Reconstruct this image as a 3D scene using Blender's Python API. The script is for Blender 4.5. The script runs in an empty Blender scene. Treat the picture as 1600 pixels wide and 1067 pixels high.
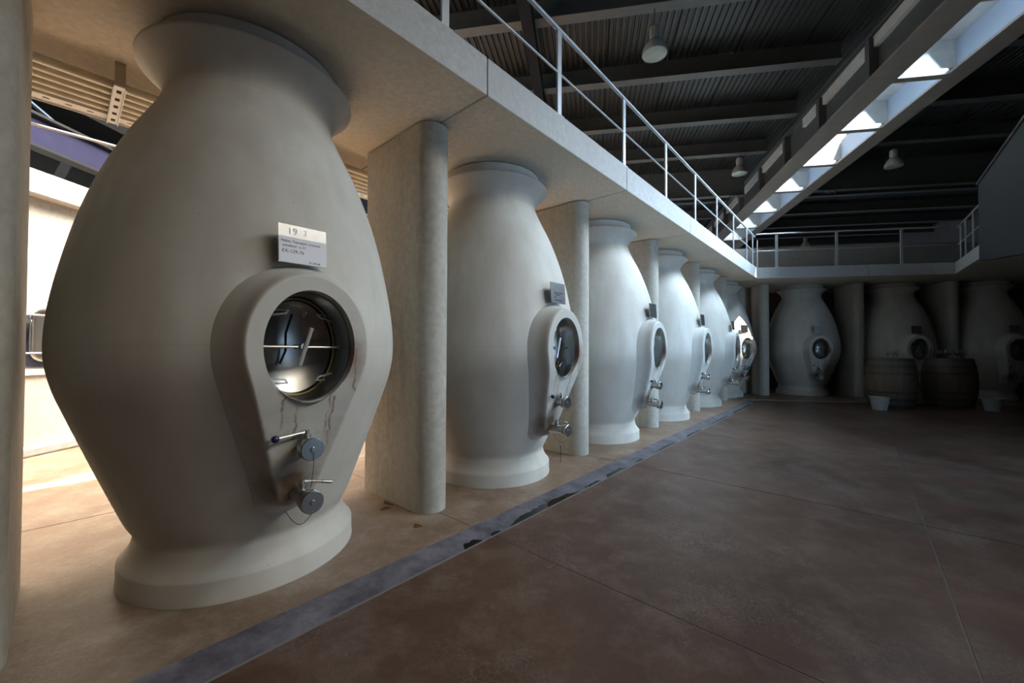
import bpy, bmesh, math, random
from mathutils import Vector, Matrix

random.seed(7)
scene = bpy.context.scene
COL = scene.collection

# ------------------------------------------------------------------ plan of the hall
CAM_H = 1.15
TH = 0.7231                                   # heading of the near row of tanks
DX, DY = math.sin(TH), math.cos(TH)           # along the near row
NX, NY = -math.cos(TH), math.sin(TH)          # behind the near row
P0 = (-0.5928, 2.8524)                        # front end of the first full pillar
S = 1.9893                                    # bay width
Z = 2.742                                     # underside of the mezzanine slab
ZT = 2.986                                    # top of the slab
C2 = (5.56, 8.94)                             # corner of the slab edge
_l = math.hypot(.986, .167)
D2 = (.986/_l, -.167/_l)                      # along the far row
N2 = (.167/_l, .986/_l)                       # behind the far row


def RW(u, w, z=0.0):
    return Vector((P0[0]+u*DX+w*NX, P0[1]+u*DY+w*NY, z))


def R2(u, w, z=0.0):
    return Vector((C2[0]+u*D2[0]+w*N2[0], C2[1]+u*D2[1]+w*N2[1], z))


ROT_ROW = math.atan2(DY, DX)
ROT_2 = math.atan2(D2[1], D2[0])
SKY_T = .068                                  # the roof light runs slightly off the roof grid

# ------------------------------------------------------------------ camera
cam_data = bpy.data.cameras.new('camera')
cam_data.sensor_width = 36
cam_data.lens = 36*617.1/1600
cam_data.clip_start = .02
cam = bpy.data.objects.new('camera', cam_data)
COL.objects.link(cam)
cam.matrix_world = Matrix.Translation((0, 0, CAM_H)) @ Matrix.Rotation(math.pi/2+.0154, 4, 'X') @ Matrix.Rotation(.0043, 4, 'Z')
scene.camera = cam

# ------------------------------------------------------------------ sky, sun, daylight, exposure
world = bpy.data.worlds.new('world')
scene.world = world
world.use_nodes = True
bg = world.node_tree.nodes['Background']
bg.inputs[0].default_value = (.62, .78, 1.0, 1)
bg.inputs[1].default_value = 1.0

vs = scene.view_settings
vs.view_transform = 'Standard'
vs.look = 'None'
vs.gamma = 1
vs.use_curve_mapping = False
vs.exposure = 0.0


def aim(o, direction):
    o.rotation_euler = Vector(direction).normalized().to_track_quat('-Z', 'Y').to_euler()


sun_d = bpy.data.lights.new('sun', 'SUN')
sun_d.energy = 26
sun_d.angle = .009
sun_d.color = (1, .95, .86)
sun = bpy.data.objects.new('sun', sun_d)
COL.objects.link(sun)
aim(sun, (NX*.42, NY*.42, -1))


def area(name, loc, direction, sx, sy, power, color, spread=180, roll=None):
    l = bpy.data.lights.new(name, 'AREA')
    l.shape = 'RECTANGLE'
    l.size, l.size_y, l.energy, l.color = sx, sy, power, color
    l.spread = math.radians(spread)
    o = bpy.data.objects.new(name, l)
    COL.objects.link(o)
    o.location = loc
    zax = -Vector(direction).normalized()
    xax = Vector(roll).normalized() if roll is not None else Vector((1, 0, 0))
    yax = zax.cross(xax).normalized()
    xax = yax.cross(zax).normalized()
    o.rotation_euler = Matrix((xax, yax, zax)).transposed().to_euler()
    return o


# cross beams of the roof light (position along the roof grid)
PW = [-11.6, -10.2, -8.83, -7.45, -6.06, -4.67, -3.28, -1.89, -.5, .92, 2.45, 3.95, 5.4, 6.8, 8.2]
# daylight through the slanted side glazing of the roof light, facing the near row
CELL_POWER = {0: 11, 1: 14, 2: 19, 3: 27, 4: 39, 5: 56, 6: 72, 7: 72, 8: 66, 9: 60, 10: 56, 11: 50}
for i in range(len(PW)-3):
    a, b = PW[i]+.06, PW[i+1]-.06
    m = (a+b)/2
    p = R2(1.29+SKY_T*m, m, 5.22)
    dirv = Vector((-D2[0]*.82, -D2[1]*.82, -.57))
    wm = max(0, min(1, (4.5-i)/3))
    colr = (.60+.40*wm, .80+.10*wm, 1.0-.26*wm)
    area('daylight_roof_glazing', p, dirv, b-a, .36, CELL_POWER.get(i, 40), colr, 86, roll=(N2[0], N2[1], 0))
# added blue fill lamp for the near row, in made-up side doors
area('daylight_side_doors', RW(3.6, -6.85, 1.38), (NX+DX*.22, NY+DY*.22, .0), 4.2, 2.3, 165, (.46, .70, 1.0), 92, roll=(DX, DY, 0))
# added warm panel hung under the closed roof, in place of passage daylight
area('daylight_passage_roof', RW(1.0, 2.55, 5.3), (NX*.6, NY*.6, -.8), 13, 1.3, 2900, (1.0, .91, .78), 130, roll=(DX, DY, 0))

# ------------------------------------------------------------------ materials
MATS = {}


def new_mat(name):
    m = bpy.data.materials.new(name)
    m.use_nodes = True
    MATS[name] = m
    nt = m.node_tree
    return m, nt, nt.nodes['Principled BSDF']


def mix_rgb(nt, fac, a, b, blend='MIX'):
    n = nt.nodes.new('ShaderNodeMix')
    n.data_type = 'RGBA'
    n.blend_type = blend
    for sock, v in ((n.inputs[0], fac), (n.inputs[6], a), (n.inputs[7], b)):
        if hasattr(v, 'is_linked') or hasattr(v, 'links'):
            nt.links.new(v, sock)
        elif isinstance(v, (int, float)):
            sock.default_value = v
        else:
            sock.default_value = (*v, 1)
    return n.outputs[2]


def noise(nt, scale, detail=4, rough=.55, vec=None, w=None):
    n = nt.nodes.new('ShaderNodeTexNoise')
    n.inputs['Scale'].default_value = scale
    n.inputs['Detail'].default_value = detail
    n.inputs['Roughness'].default_value = rough
    if vec is not None:
        nt.links.new(vec, n.inputs['Vector'])
    return n.outputs['Fac']


def ramp(nt, val, lo, hi):
    n = nt.nodes.new('ShaderNodeMapRange')
    n.inputs['From Min'].default_value = lo
    n.inputs['From Max'].default_value = hi
    nt.links.new(val, n.inputs['Value'])
    return n.outputs[0]


def mathn(nt, op, a, b=None):
    n = nt.nodes.new('ShaderNodeMath')
    n.operation = op
    for s, v in ((n.inputs[0], a), (n.inputs[1], b)):
        if v is None:
            continue
        if isinstance(v, (int, float)):
            s.default_value = v
        else:
            nt.links.new(v, s)
    return n.outputs[0]


def coords(nt, scale=(1, 1, 1), geo=False):
    tc = nt.nodes.new('ShaderNodeNewGeometry' if geo else 'ShaderNodeTexCoord')
    mp = nt.nodes.new('ShaderNodeMapping')
    mp.inputs['Scale'].default_value = scale
    nt.links.new(tc.outputs['Position' if geo else 'Object'], mp.inputs['Vector'])
    return mp.outputs[0]


def bump(nt, bsdf, height, strength=.2, dist=.01):
    b = nt.nodes.new('ShaderNodeBump')
    b.inputs['Strength'].default_value = strength
    b.inputs['Distance'].default_value = dist
    nt.links.new(height, b.inputs['Height'])
    nt.links.new(b.outputs[0], bsdf.inputs['Normal'])


def concrete(name, col, dark, rough=.75, big=1.4, fine=26, speck=True, streak=0.0, bstr=.25):
    m, nt, b = new_mat(name)
    v = coords(nt, geo=True)
    n1 = ramp(nt, noise(nt, big, 5, .6, v), .3, .72)
    c = mix_rgb(nt, n1, dark, col)
    n2 = noise(nt, fine, 3, .6, v)
    c = mix_rgb(nt, ramp(nt, n2, .25, .8), tuple(x*.86 for x in dark), c)
    if streak:
        vv = coords(nt, (7, 7, .55), geo=True)
        c = mix_rgb(nt, mathn(nt, 'MULTIPLY', ramp(nt, noise(nt, 1.5, 4, .6, vv), .5, .85), streak), c, tuple(x*.6 for x in dark))
    if speck:
        vo = nt.nodes.new('ShaderNodeTexVoronoi')
        vo.inputs['Scale'].default_value = 34
        nt.links.new(v, vo.inputs['Vector'])
        pit = ramp(nt, vo.outputs['Distance'], .10, .06)
        gate = ramp(nt, noise(nt, 3.5, 2, .5, v), .56, .66)
        c = mix_rgb(nt, mathn(nt, 'MULTIPLY', mathn(nt, 'MULTIPLY', pit, gate), .7), c, tuple(x*.4 for x in dark))
    nt.links.new(c, b.inputs['Base Color'])
    b.inputs['Roughness'].default_value = rough
    bump(nt, b, n2, bstr, .004)
    return m


concrete('concrete_slab', (.80, .73, .61), (.62, .55, .445), .8, 1.2, 30)
concrete('concrete_fascia', (.66, .655, .635), (.50, .49, .47), .75, 1.0, 24)
concrete('concrete_pillar', (.56, .52, .45), (.40, .365, .30), .7, 1.8, 22, streak=.55)
concrete('concrete_wall', (.42, .41, .385), (.33, .32, .30), .8, .8, 18)
concrete('concrete_vat', (.52, .50, .46), (.40, .375, .33), .75, 1.4, 24)
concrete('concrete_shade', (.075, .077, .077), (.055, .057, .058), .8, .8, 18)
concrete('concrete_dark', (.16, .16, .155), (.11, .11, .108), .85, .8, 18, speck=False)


def tank_mats():
    # plaster of the tanks: pale warm grey, horizontal pour line at mid height, faint vertical wash
    m, nt, b = new_mat('tank_plaster')
    v = coords(nt)
    n1 = ramp(nt, noise(nt, 1.6, 5, .6, v), .3, .75)
    c = mix_rgb(nt, n1, (.455, .42, .36), (.625, .60, .54))
    vv = coords(nt, (5, 5, .6))
    c = mix_rgb(nt, mathn(nt, 'MULTIPLY', ramp(nt, noise(nt, 1.4, 4, .55, vv), .45, .75), .5), c, (.40, .36, .30))
    sep = nt.nodes.new('ShaderNodeSeparateXYZ')
    tc = nt.nodes.new('ShaderNodeTexCoord')
    nt.links.new(tc.outputs['Object'], sep.inputs[0])
    zz = mathn(nt, 'ADD', sep.outputs[2], mathn(nt, 'MULTIPLY', noise(nt, 2.5, 3, .5, v), .02))
    seam = ramp(nt, mathn(nt, 'ABSOLUTE', mathn(nt, 'SUBTRACT', zz, 1.165)), .006, .001)
    c = mix_rgb(nt, mathn(nt, 'MULTIPLY', seam, .22), c, (.36, .33, .28))
    # long, ragged wash marks left below the pour line
    low = ramp(nt, mathn(nt, 'ADD', zz, mathn(nt, 'MULTIPLY', noise(nt, 1.2, 4, .6, v), .5)), 1.30, 1.2)
    c = mix_rgb(nt, mathn(nt, 'MULTIPLY', low, .38), c, (.44, .385, .32))
    vo = nt.nodes.new('ShaderNodeTexVoronoi')
    vo.inputs['Scale'].default_value = 11
    nt.links.new(v, vo.inputs['Vector'])
    c = mix_rgb(nt, mathn(nt, 'MULTIPLY', ramp(nt, vo.outputs['Distance'], .045, .03), .5), c, (.20, .16, .12))
    nt.links.new(c, b.inputs['Base Color'])
    b.inputs['Roughness'].default_value = .62
    bump(nt, b, noise(nt, 9, 5, .65, v), .12, .006)

    # door surround: same plaster with rust runs under the opening and round the lower tap
    m, nt, b = new_mat('surround_plaster')
    v = coords(nt)
    n1 = ramp(nt, noise(nt, 2.2, 5, .6, v), .3, .75)
    c = mix_rgb(nt, n1, (.45, .425, .375), (.56, .55, .51))
    tc = nt.nodes.new('ShaderNodeTexCoord')
    sep = nt.nodes.new('ShaderNodeSeparateXYZ')
    nt.links.new(tc.outputs['Object'], sep.inputs[0])
    X, ZZ = sep.outputs[0], sep.outputs[2]
    wob = mathn(nt, 'MULTIPLY', mathn(nt, 'SUBTRACT', noise(nt, 9, 3, .6, v), .5), .075)
    xw = mathn(nt, 'ADD', X, wob)
    runs = None
    for x0, z0, z1, w_ in ((.105, .66, .93, .006), (.085, .74, .95, .004), (.205, .86, 1.15, .004), (-.11, .78, .95, .005), (-.05, .70, .90, .005)):
        line = ramp(nt, mathn(nt, 'ABSOLUTE', mathn(nt, 'SUBTRACT', xw, x0)), w_*1.6, w_*.4)
        rng = mathn(nt, 'MULTIPLY', ramp(nt, ZZ, z0, z0+.05), ramp(nt, ZZ, z1, z1-.01))
        r = mathn(nt, 'MULTIPLY', line, rng)
        runs = r if runs is None else mathn(nt, 'MAXIMUM', runs, r)
    c = mix_rgb(nt, mathn(nt, 'MULTIPLY', mathn(nt, 'MULTIPLY', runs, ramp(nt, noise(nt, 20, 3, .6, v), .3, .6)), .75), c, (.17, .085, .04))
    # rust bloom round the lower tap
    ax_, az_ = mathn(nt, 'ADD', X, .03), mathn(nt, 'SUBTRACT', ZZ, .54)
    dist = mathn(nt, 'SQRT', mathn(nt, 'ADD', mathn(nt, 'MULTIPLY', ax_, ax_), mathn(nt, 'MULTIPLY', az_, az_)))
    dist = mathn(nt, 'ADD', dist, mathn(nt, 'MULTIPLY', mathn(nt, 'SUBTRACT', noise(nt, 12, 4, .6, v), .5), .09))
    c = mix_rgb(nt, mathn(nt, 'MULTIPLY', ramp(nt, dist, .14, .035), .95), c, (.085, .036, .010))
    bx_, bz_ = mathn(nt, 'SUBTRACT', X, .185), mathn(nt, 'MULTIPLY', mathn(nt, 'SUBTRACT', ZZ, 1.10), .6)
    d2_ = mathn(nt, 'SQRT', mathn(nt, 'ADD', mathn(nt, 'MULTIPLY', bx_, bx_), mathn(nt, 'MULTIPLY', bz_, bz_)))
    d2_ = mathn(nt, 'ADD', d2_, mathn(nt, 'MULTIPLY', mathn(nt, 'SUBTRACT', noise(nt, 14, 4, .6, v), .5), .05))
    c = mix_rgb(nt, mathn(nt, 'MULTIPLY', ramp(nt, d2_, .085, .015), .8), c, (.17, .078, .048))
    # broad brown soiling on the lower face
    soil = mathn(nt, 'MULTIPLY', ramp(nt, noise(nt, 4.5, 4, .65, v), .48, .75), ramp(nt, ZZ, 1.0, .8))
    c = mix_rgb(nt, mathn(nt, 'MULTIPLY', soil, .6), c, (.20, .14, .085))
    nt.links.new(c, b.inputs['Base Color'])
    b.inputs['Roughness'].default_value = .6
    bump(nt, b, noise(nt, 14, 4, .65, v), .15, .004)


tank_mats()


def plain(name, col, rough=.5, metal=0.0, spec=None, var=.12, scale=8.0):
    m, nt, b = new_mat(name)
    v = coords(nt)
    c = mix_rgb(nt, ramp(nt, noise(nt, scale, 3, .55, v), .3, .7), tuple(x*(1-var) for x in col), tuple(min(1, x*(1+var*.5)) for x in col))
    nt.links.new(c, b.inputs['Base Color'])
    b.inputs['Roughness'].default_value = rough
    b.inputs['Metallic'].default_value = metal
    if spec is not None:
        b.inputs['Specular IOR Level'].default_value = spec
    return m


plain('steel', (.50, .50, .485), .28, 1.0)
plain('steel_door', (.27, .262, .25), .30, 1.0)
plain('handle_grey', (.50, .50, .49), .35, .35)
plain('steel_satin', (.50, .50, .48), .38, 1.0)
plain('steel_plate', (.42, .42, .42), .34, 1.0, scale=30)
plain('rail_paint', (.50, .52, .54), .45, .3)
plain('roof_steel', (.10, .105, .104), .5, .2)
plain('roof_sheeting', (.026, .028, .028), .42, .2)
plain('skylight_paint', (.24, .21, .185), .6)
plain('well_white', (.50, .50, .49), .7)
plain('dark_steel', (.012, .013, .015), .7, .0, .15)
plain('blue_steel', (.014, .0145, .034), .85, .0, .08)
plain('pipe_cream', (.62, .56, .44), .4, .2)
plain('tray_white', (.75, .73, .68), .5)
plain('galvanised', (.40, .37, .32), .45, .7)
plain('gasket', (.34, .27, .13), .6)
plain('ball_blue', (.015, .015, .06), .3)
plain('card_white', (.74, .75, .80), .45, var=.03)  # reflection on the steel plate put into a pale colour
plain('ink', (.05, .02, .06), .6)
plain('ink_pale', (.52, .55, .66), .5)
plain('lamp_shell', (.40, .41, .40), .45, .1)
plain('lamp_lens', (.30, .36, .34), .15)
plain('wet_black', (.006, .006, .007), .08)
plain('bucket_white', (.30, .30, .28), .5)
plain('hoop_iron', (.07, .075, .08), .5, .6)
plain('cork', (.16, .10, .06), .7)
plain('sky_sheet', (.30, .38, .55), .6)
plain('grey_panel', (.12, .12, .13), .6)
plain('rubber_blue', (.05, .06, .10), .35)
plain('joint_fill', (.17, .16, .15), .8)
plain('stain_brown', (.09, .045, .018), .2)
plain('machine_dark', (.05, .05, .055), .5, .3)

m, nt, b = new_mat('glass_clear')
b.inputs['Transmission Weight'].default_value = 1
b.inputs['Roughness'].default_value = .02
b.inputs['Base Color'].default_value = (.95, .97, .97, 1)

m, nt, b = new_mat('glazing')
b.inputs['Base Color'].default_value = (.34, .40, .50, 1)
b.inputs['Roughness'].default_value = .25

m, nt, b = new_mat('barrel_oak')
v = coords(nt, (9, 9, 1.2))
c = mix_rgb(nt, ramp(nt, noise(nt, 2.2, 5, .6, v), .3, .7), (.085, .055, .028), (.15, .10, .052))
nt.links.new(c, b.inputs['Base Color'])
b.inputs['Roughness'].default_value = .6


def floor_mat(name, c1, c2, c3, rough):
    m, nt, b = new_mat(name)
    v = coords(nt, geo=True)
    n1 = ramp(nt, noise(nt, .9, 6, .62, v), .32, .70)
    c = mix_rgb(nt, n1, c1, c2)
    n3 = ramp(nt, noise(nt, 4.2, 7, .72, v), .46, .68)
    c = mix_rgb(nt, mathn(nt, 'MULTIPLY', n3, .6), c, c3)
    fine = noise(nt, 38, 4, .7, v)
    c = mix_rgb(nt, mathn(nt, 'MULTIPLY', ramp(nt, fine, .35, .7), .28), c, tuple(x*.55 for x in c1))
    vo = nt.nodes.new('ShaderNodeTexVoronoi')
    vo.feature = 'DISTANCE_TO_EDGE'
    vo.inputs['Scale'].default_value = 42
    wv = nt.nodes.new('ShaderNodeVectorMath')
    wv.operation = 'ADD'
    nz = nt.nodes.new('ShaderNodeTexNoise')
    nz.inputs['Scale'].default_value = 12
    nt.links.new(v, nz.inputs['Vector'])
    sc = nt.nodes.new('ShaderNodeVectorMath')
    sc.operation = 'SCALE'
    sc.inputs['Scale'].default_value = .05
    nt.links.new(nz.outputs['Color'], sc.inputs[0])
    nt.links.new(v, wv.inputs[0])
    nt.links.new(sc.outputs[0], wv.inputs[1])
    nt.links.new(wv.outputs[0], vo.inputs['Vector'])
    crack = ramp(nt, vo.outputs['Distance'], .055, .0)
    gate = ramp(nt, noise(nt, 1.3, 3, .6, v), .46, .64)
    c = mix_rgb(nt, mathn(nt, 'MULTIPLY', mathn(nt, 'MULTIPLY', crack, gate), .5), c, (.30, .27, .25))
    nt.links.new(c, b.inputs['Base Color'])
    r = nt.nodes.new('ShaderNodeMapRange')
    r.inputs['To Min'].default_value = rough-.1
    r.inputs['To Max'].default_value = rough+.16
    nt.links.new(noise(nt, 2.0, 5, .6, v), r.inputs['Value'])
    nt.links.new(r.outputs[0], b.inputs['Roughness'])
    b.inputs['Specular IOR Level'].default_value = .32
    bump(nt, b, fine, .12, .002)


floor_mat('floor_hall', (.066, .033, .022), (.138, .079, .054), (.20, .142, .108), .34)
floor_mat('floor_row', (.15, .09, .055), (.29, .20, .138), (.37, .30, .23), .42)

m, nt, b = new_mat('gutter_concrete')
v = coords(nt, geo=True)
c = mix_rgb(nt, ramp(nt, noise(nt, 5, 6, .7, v), .35, .65), (.052, .046, .055), (.17, .155, .178))
vo = nt.nodes.new('ShaderNodeTexVoronoi')
vo.feature = 'DISTANCE_TO_EDGE'
vo.inputs['Scale'].default_value = 26
nt.links.new(v, vo.inputs['Vector'])
gate = ramp(nt, noise(nt, 3, 3, .6, v), .45, .6)
c = mix_rgb(nt, mathn(nt, 'MULTIPLY', mathn(nt, 'MULTIPLY', ramp(nt, vo.outputs['Distance'], .045, 0), gate), .7), c, (.06, .055, .06))
nt.links.new(c, b.inputs['Base Color'])
b.inputs['Roughness'].default_value = .5
bump(nt, b, noise(nt, 22, 4, .7, v), .4, .004)


# ------------------------------------------------------------------ mesh helpers
class MB:
    def __init__(self):
        self.v, self.f = [], []

    def add(self, verts, faces):
        o = len(self.v)
        self.v += [tuple(p) for p in verts]
        self.f += [tuple(i+o for i in f) for f in faces]
        return self

    def box(self, x0, x1, y0, y1, z0, z1, mtx=None):
        c = [Vector((x, y, z)) for z in (z0, z1) for y in (y0, y1) for x in (x0, x1)]
        if mtx is not None:
            c = [mtx @ p for p in c]
        return self.add(c, [(0, 2, 3, 1), (4, 5, 7, 6), (0, 1, 5, 4), (1, 3, 7, 5), (3, 2, 6, 7), (2, 0, 4, 6)])

    def prism(self, poly, z0, z1):
        """poly: list of (x, y) counter-clockwise"""
        n = len(poly)
        a = sum(poly[i][0]*poly[(i+1) % n][1]-poly[(i+1) % n][0]*poly[i][1] for i in range(n))
        if a < 0:
            poly = poly[::-1]
        vs = [(p[0], p[1], z0) for p in poly]+[(p[0], p[1], z1) for p in poly]
        fs = [tuple(range(n-1, -1, -1)), tuple(range(n, 2*n))]
        fs += [(i, (i+1) % n, n+(i+1) % n, n+i) for i in range(n)]
        return self.add(vs, fs)

    def tube(self, pts, r, n=8, caps=True):
        pts = [Vector(p) for p in pts]
        rs = r if isinstance(r, (list, tuple)) else [r]*len(pts)
        t0 = (pts[1]-pts[0]).normalized()
        up = Vector((0, 0, 1)) if abs(t0.z) < .9 else Vector((1, 0, 0))
        side = t0.cross(up).normalized()
        rings = []
        prev = t0
        for i, p in enumerate(pts):
            if i == 0:
                t = t0
            elif i == len(pts)-1:
                t = (pts[i]-pts[i-1]).normalized()
            else:
                t = ((pts[i]-pts[i-1]).normalized()+(pts[i+1]-pts[i]).normalized()).normalized()
            q = prev.rotation_difference(t)
            side = (q @ side).normalized()
            prev = t
            o = t.cross(side).normalized()
            rings.append([p+(side*math.cos(k*2*math.pi/n)+o*math.sin(k*2*math.pi/n))*rs[i] for k in range(n)])
        vs = [q for rr in rings for q in rr]
        fs = []
        for i in range(len(pts)-1):
            for k in range(n):
                a, bq = i*n+k, i*n+(k+1) % n
                fs.append((a, bq, bq+n, a+n))
        if caps:
            fs.append(tuple(range(n-1, -1, -1)))
            fs.append(tuple((len(pts)-1)*n+k for k in range(n)))
        return self.add(vs, fs)

    def lathe(self, prof, n=48, cx=0, cy=0, cap0=False, cap1=False, mtx=None):
        vs = []
        for r, z in prof:
            for k in range(n):
                a = 2*math.pi*k/n
                p = Vector((cx+r*math.cos(a), cy+r*math.sin(a), z))
                vs.append(mtx @ p if mtx is not None else p)
        fs = []
        for i in range(len(prof)-1):
            for k in range(n):
                a, bq = i*n+k, i*n+(k+1) % n
                fs.append((a, bq, bq+n, a+n))
        if cap0:
            fs.append(tuple(range(n-1, -1, -1)))
        if cap1:
            fs.append(tuple((len(prof)-1)*n+k for k in range(n)))
        return self.add(vs, fs)

    def mesh(self, name, mat, smooth=False, sharp=40):
        me = bpy.data.meshes.new(name)
        me.from_pydata(self.v, [], self.f)
        me.materials.append(MATS[mat])
        bm = bmesh.new()
        bm.from_mesh(me)
        bmesh.ops.recalc_face_normals(bm, faces=bm.faces)
        if smooth:
            for fc in bm.faces:
                fc.smooth = True
            for e in bm.edges:
                if len(e.link_faces) == 2 and e.calc_face_angle(0) > math.radians(sharp):
                    e.smooth = False
        bm.to_mesh(me)
        bm.free()
        return me

    def obj(self, name, mat, parent=None, smooth=False, sharp=40, bevel=0.0):
        o = bpy.data.objects.new(name, self.mesh(name, mat, smooth, sharp))
        COL.objects.link(o)
        if parent is not None:
            o.parent = parent
        if bevel:
            md = o.modifiers.new('edge', 'BEVEL')
            md.width = bevel
            md.segments = 2
            md.limit_method = 'ANGLE'
        return o


def tag(o, label=None, cat=None, group=None, kind=None):
    if label:
        o['label'] = label
    if cat:
        o['category'] = cat
    if group:
        o['group'] = group
    if kind:
        o['kind'] = kind
    return o


def empty(name, loc=(0, 0, 0), rz=0.0):
    o = bpy.data.objects.new(name, None)
    COL.objects.link(o)
    o.location = loc
    o.rotation_euler = (0, 0, rz)
    return o


def copy_tree(o, parent=None):
    c = o.copy()
    COL.objects.link(c)
    c.parent = parent
    for ch in list(o.children):
        copy_tree(ch, c)
    return c


def share(me, name, parent=None):
    o = bpy.data.objects.new(name, me)
    COL.objects.link(o)
    if parent is not None:
        o.parent = parent
    return o


def axis_mtx(origin, direction):
    """local Z -> direction"""
    q = Vector((0, 0, 1)).rotation_difference(Vector(direction).normalized())
    return Matrix.Translation(origin) @ q.to_matrix().to_4x4()


M_ROW = Matrix.Translation((P0[0], P0[1], 0)) @ Matrix.Rotation(ROT_ROW, 4, 'Z')
M_2 = Matrix.Translation((C2[0], C2[1], 0)) @ Matrix.Rotation(ROT_2, 4, 'Z')
SKEW = Matrix.Identity(4)
SKEW[0][1] = SKY_T
M_SKY = M_2 @ SKEW

# ------------------------------------------------------------------ floor, gutter
G0, G1 = -.455, -.640                      # gutter between the row strip and the hall floor
fl = MB().box(-14, 20, -14, 16, -.30, -.09).obj('floor', 'joint_fill')
tag(fl, 'polished brown concrete floor in large square slabs', kind='structure')
JW = .004
MB().box(-4*S, 7*S, G1-.012-5*S, G1-.012, -.088, -.0025, M_ROW).obj('joint_filler', 'joint_fill', fl)
MB().box(-4*S, 7*S, G0+.004, 6.4, -.088, -.0025, M_ROW).obj('joint_filler', 'joint_fill', fl)
for iu in range(-4, 7):
    for iw in range(0, 5):
        u0, u1 = iu*S+JW, (iu+1)*S-JW
        w1 = G1 - .012 - iw*S - JW*(iw > 0)
        w0 = G1 - .012 - (iw+1)*S + JW
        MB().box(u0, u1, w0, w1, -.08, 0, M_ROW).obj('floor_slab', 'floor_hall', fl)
for iu in range(-4, 7):
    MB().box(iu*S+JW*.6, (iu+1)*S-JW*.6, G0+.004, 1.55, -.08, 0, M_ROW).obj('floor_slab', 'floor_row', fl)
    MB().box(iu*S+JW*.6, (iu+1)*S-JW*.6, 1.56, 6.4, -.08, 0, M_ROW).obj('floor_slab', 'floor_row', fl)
MB().box(-4*S, 7*S, G1-.012, G1, -.08, .002, M_ROW).obj('gutter_edge', 'joint_fill', fl)
# gutter: sloped bed falling to the hall side
UA, UB = -4*S, 8.15
gm = MB()
n = 90
vs, fs = [], []
for i in range(n+1):
    u = UA+(UB-UA)*i/n
    for w, z in ((G0+.004, 0.0), (G0-.02, -.003), (-.56, -.011), (G1+.02, -.021), (G1, -.022)):
        vs.append(M_ROW @ Vector((u, w, z+random.uniform(-.0012, .0012)*(w < G0-.01))))
for i in range(n):
    for k in range(4):
        a = i*5+k
        fs.append((a, a+1, a+6, a+5))
gm.add(vs, fs)
gm.obj('gutter_bed', 'gutter_concrete', fl, smooth=True)
for (a, b_, wd) in ((-.20, -.06, .034), (.02, .10, .02), (.16, 1.06, .040), (1.12, 1.40, .022), (1.5, 1.9, .034), (2.1, 2.3, .018), (2.6, 3.3, .030), (3.6, 4.4, .024), (4.8, 5.9, .026), (6.1, 7.9, .03)):
    k = 24
    vs, fs = [], []
    for i in range(k+1):
        t = i/k
        u = a+(b_-a)*t
        e = 1.7*wd*min(1, 5*t, 5*(1-t))*random.uniform(.8, 1.1)
        vs += [M_ROW @ Vector((u, G1+.0005, -.010)), M_ROW @ Vector((u, G1+.012+e, -.010)), M_ROW @ Vector((u, G1+.012+e, -.025)), M_ROW @ Vector((u, G1+.0005, -.025))]
    for i in range(k):
        q = i*4
        fs += [(q, q+1, q+5, q+4), (q+1, q+2, q+6, q+5), (q+3, q, q+4, q+7)]
    MB().add(vs, fs).obj('gutter_water', 'wet_black', fl)
# plinth strip in front of the far row
MB().box(-.35, 9, -.10, 3.2, -.05, .012, M_2).obj('far_floor_strip', 'floor_row', fl)


def stain(name, pts, r, label):
    mb = MB()
    k = 20
    vs = [M_ROW @ Vector((pts[0], pts[1], .0025))]
    ring, ring2 = [], []
    for i in range(k):
        a = 2*math.pi*i/k
        rr = 1+.25*math.sin(3*a+pts[0]*9)+.12*math.sin(5*a)
        ring.append(M_ROW @ Vector((pts[0]+r[0]*rr*math.cos(a), pts[1]+r[1]*rr*math.sin(a), .0022)))
        ring2.append(M_ROW @ Vector((pts[0]+r[0]*rr*1.04*math.cos(a), pts[1]+r[1]*rr*1.04*math.sin(a), .0)))
    vs += ring+ring2
    fs = [(0, 1+i, 1+(i+1) % k) for i in range(k)]+[(1+i, 1+k+i, 1+k+(i+1) % k, 1+(i+1) % k) for i in range(k)]
    o = mb.add(vs, fs).obj(name, 'stain_brown')
    return tag(o, label, 'puddle')


stain('puddle', (-.155, .285), (.018, .055), 'upper brown damp streak on floor beside the first full pillar')
stain('puddle', (-.215, .215), (.035, .022), 'lower brown damp blot on floor beside the first full pillar')
stain('puddle', (-.229, -.188), (.022, .028), 'small round brown spot on floor in front of the first full pillar')

# ------------------------------------------------------------------ mezzanine slabs
mz = empty('mezzanine_slab')
tag(mz, 'concrete mezzanine slab resting over the near row of tanks', kind='structure')
SB = 1.36                                    # back edge of the slab
bis = Vector((NX+N2[0], NY+N2[1]))
bis.normalize()
E_ = -.5745
gap = .004


def slab_panel(poly, parent):
    mb = MB().prism(poly, Z, ZT)
    o = mb.obj('slab_panel', 'concrete_slab', parent, bevel=.006)
    o.data.materials.append(MATS['concrete_fascia'])
    for p in o.data.polygons:
        if abs(p.normal.z) < .5:
            p.material_index = 1
    return o


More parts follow.
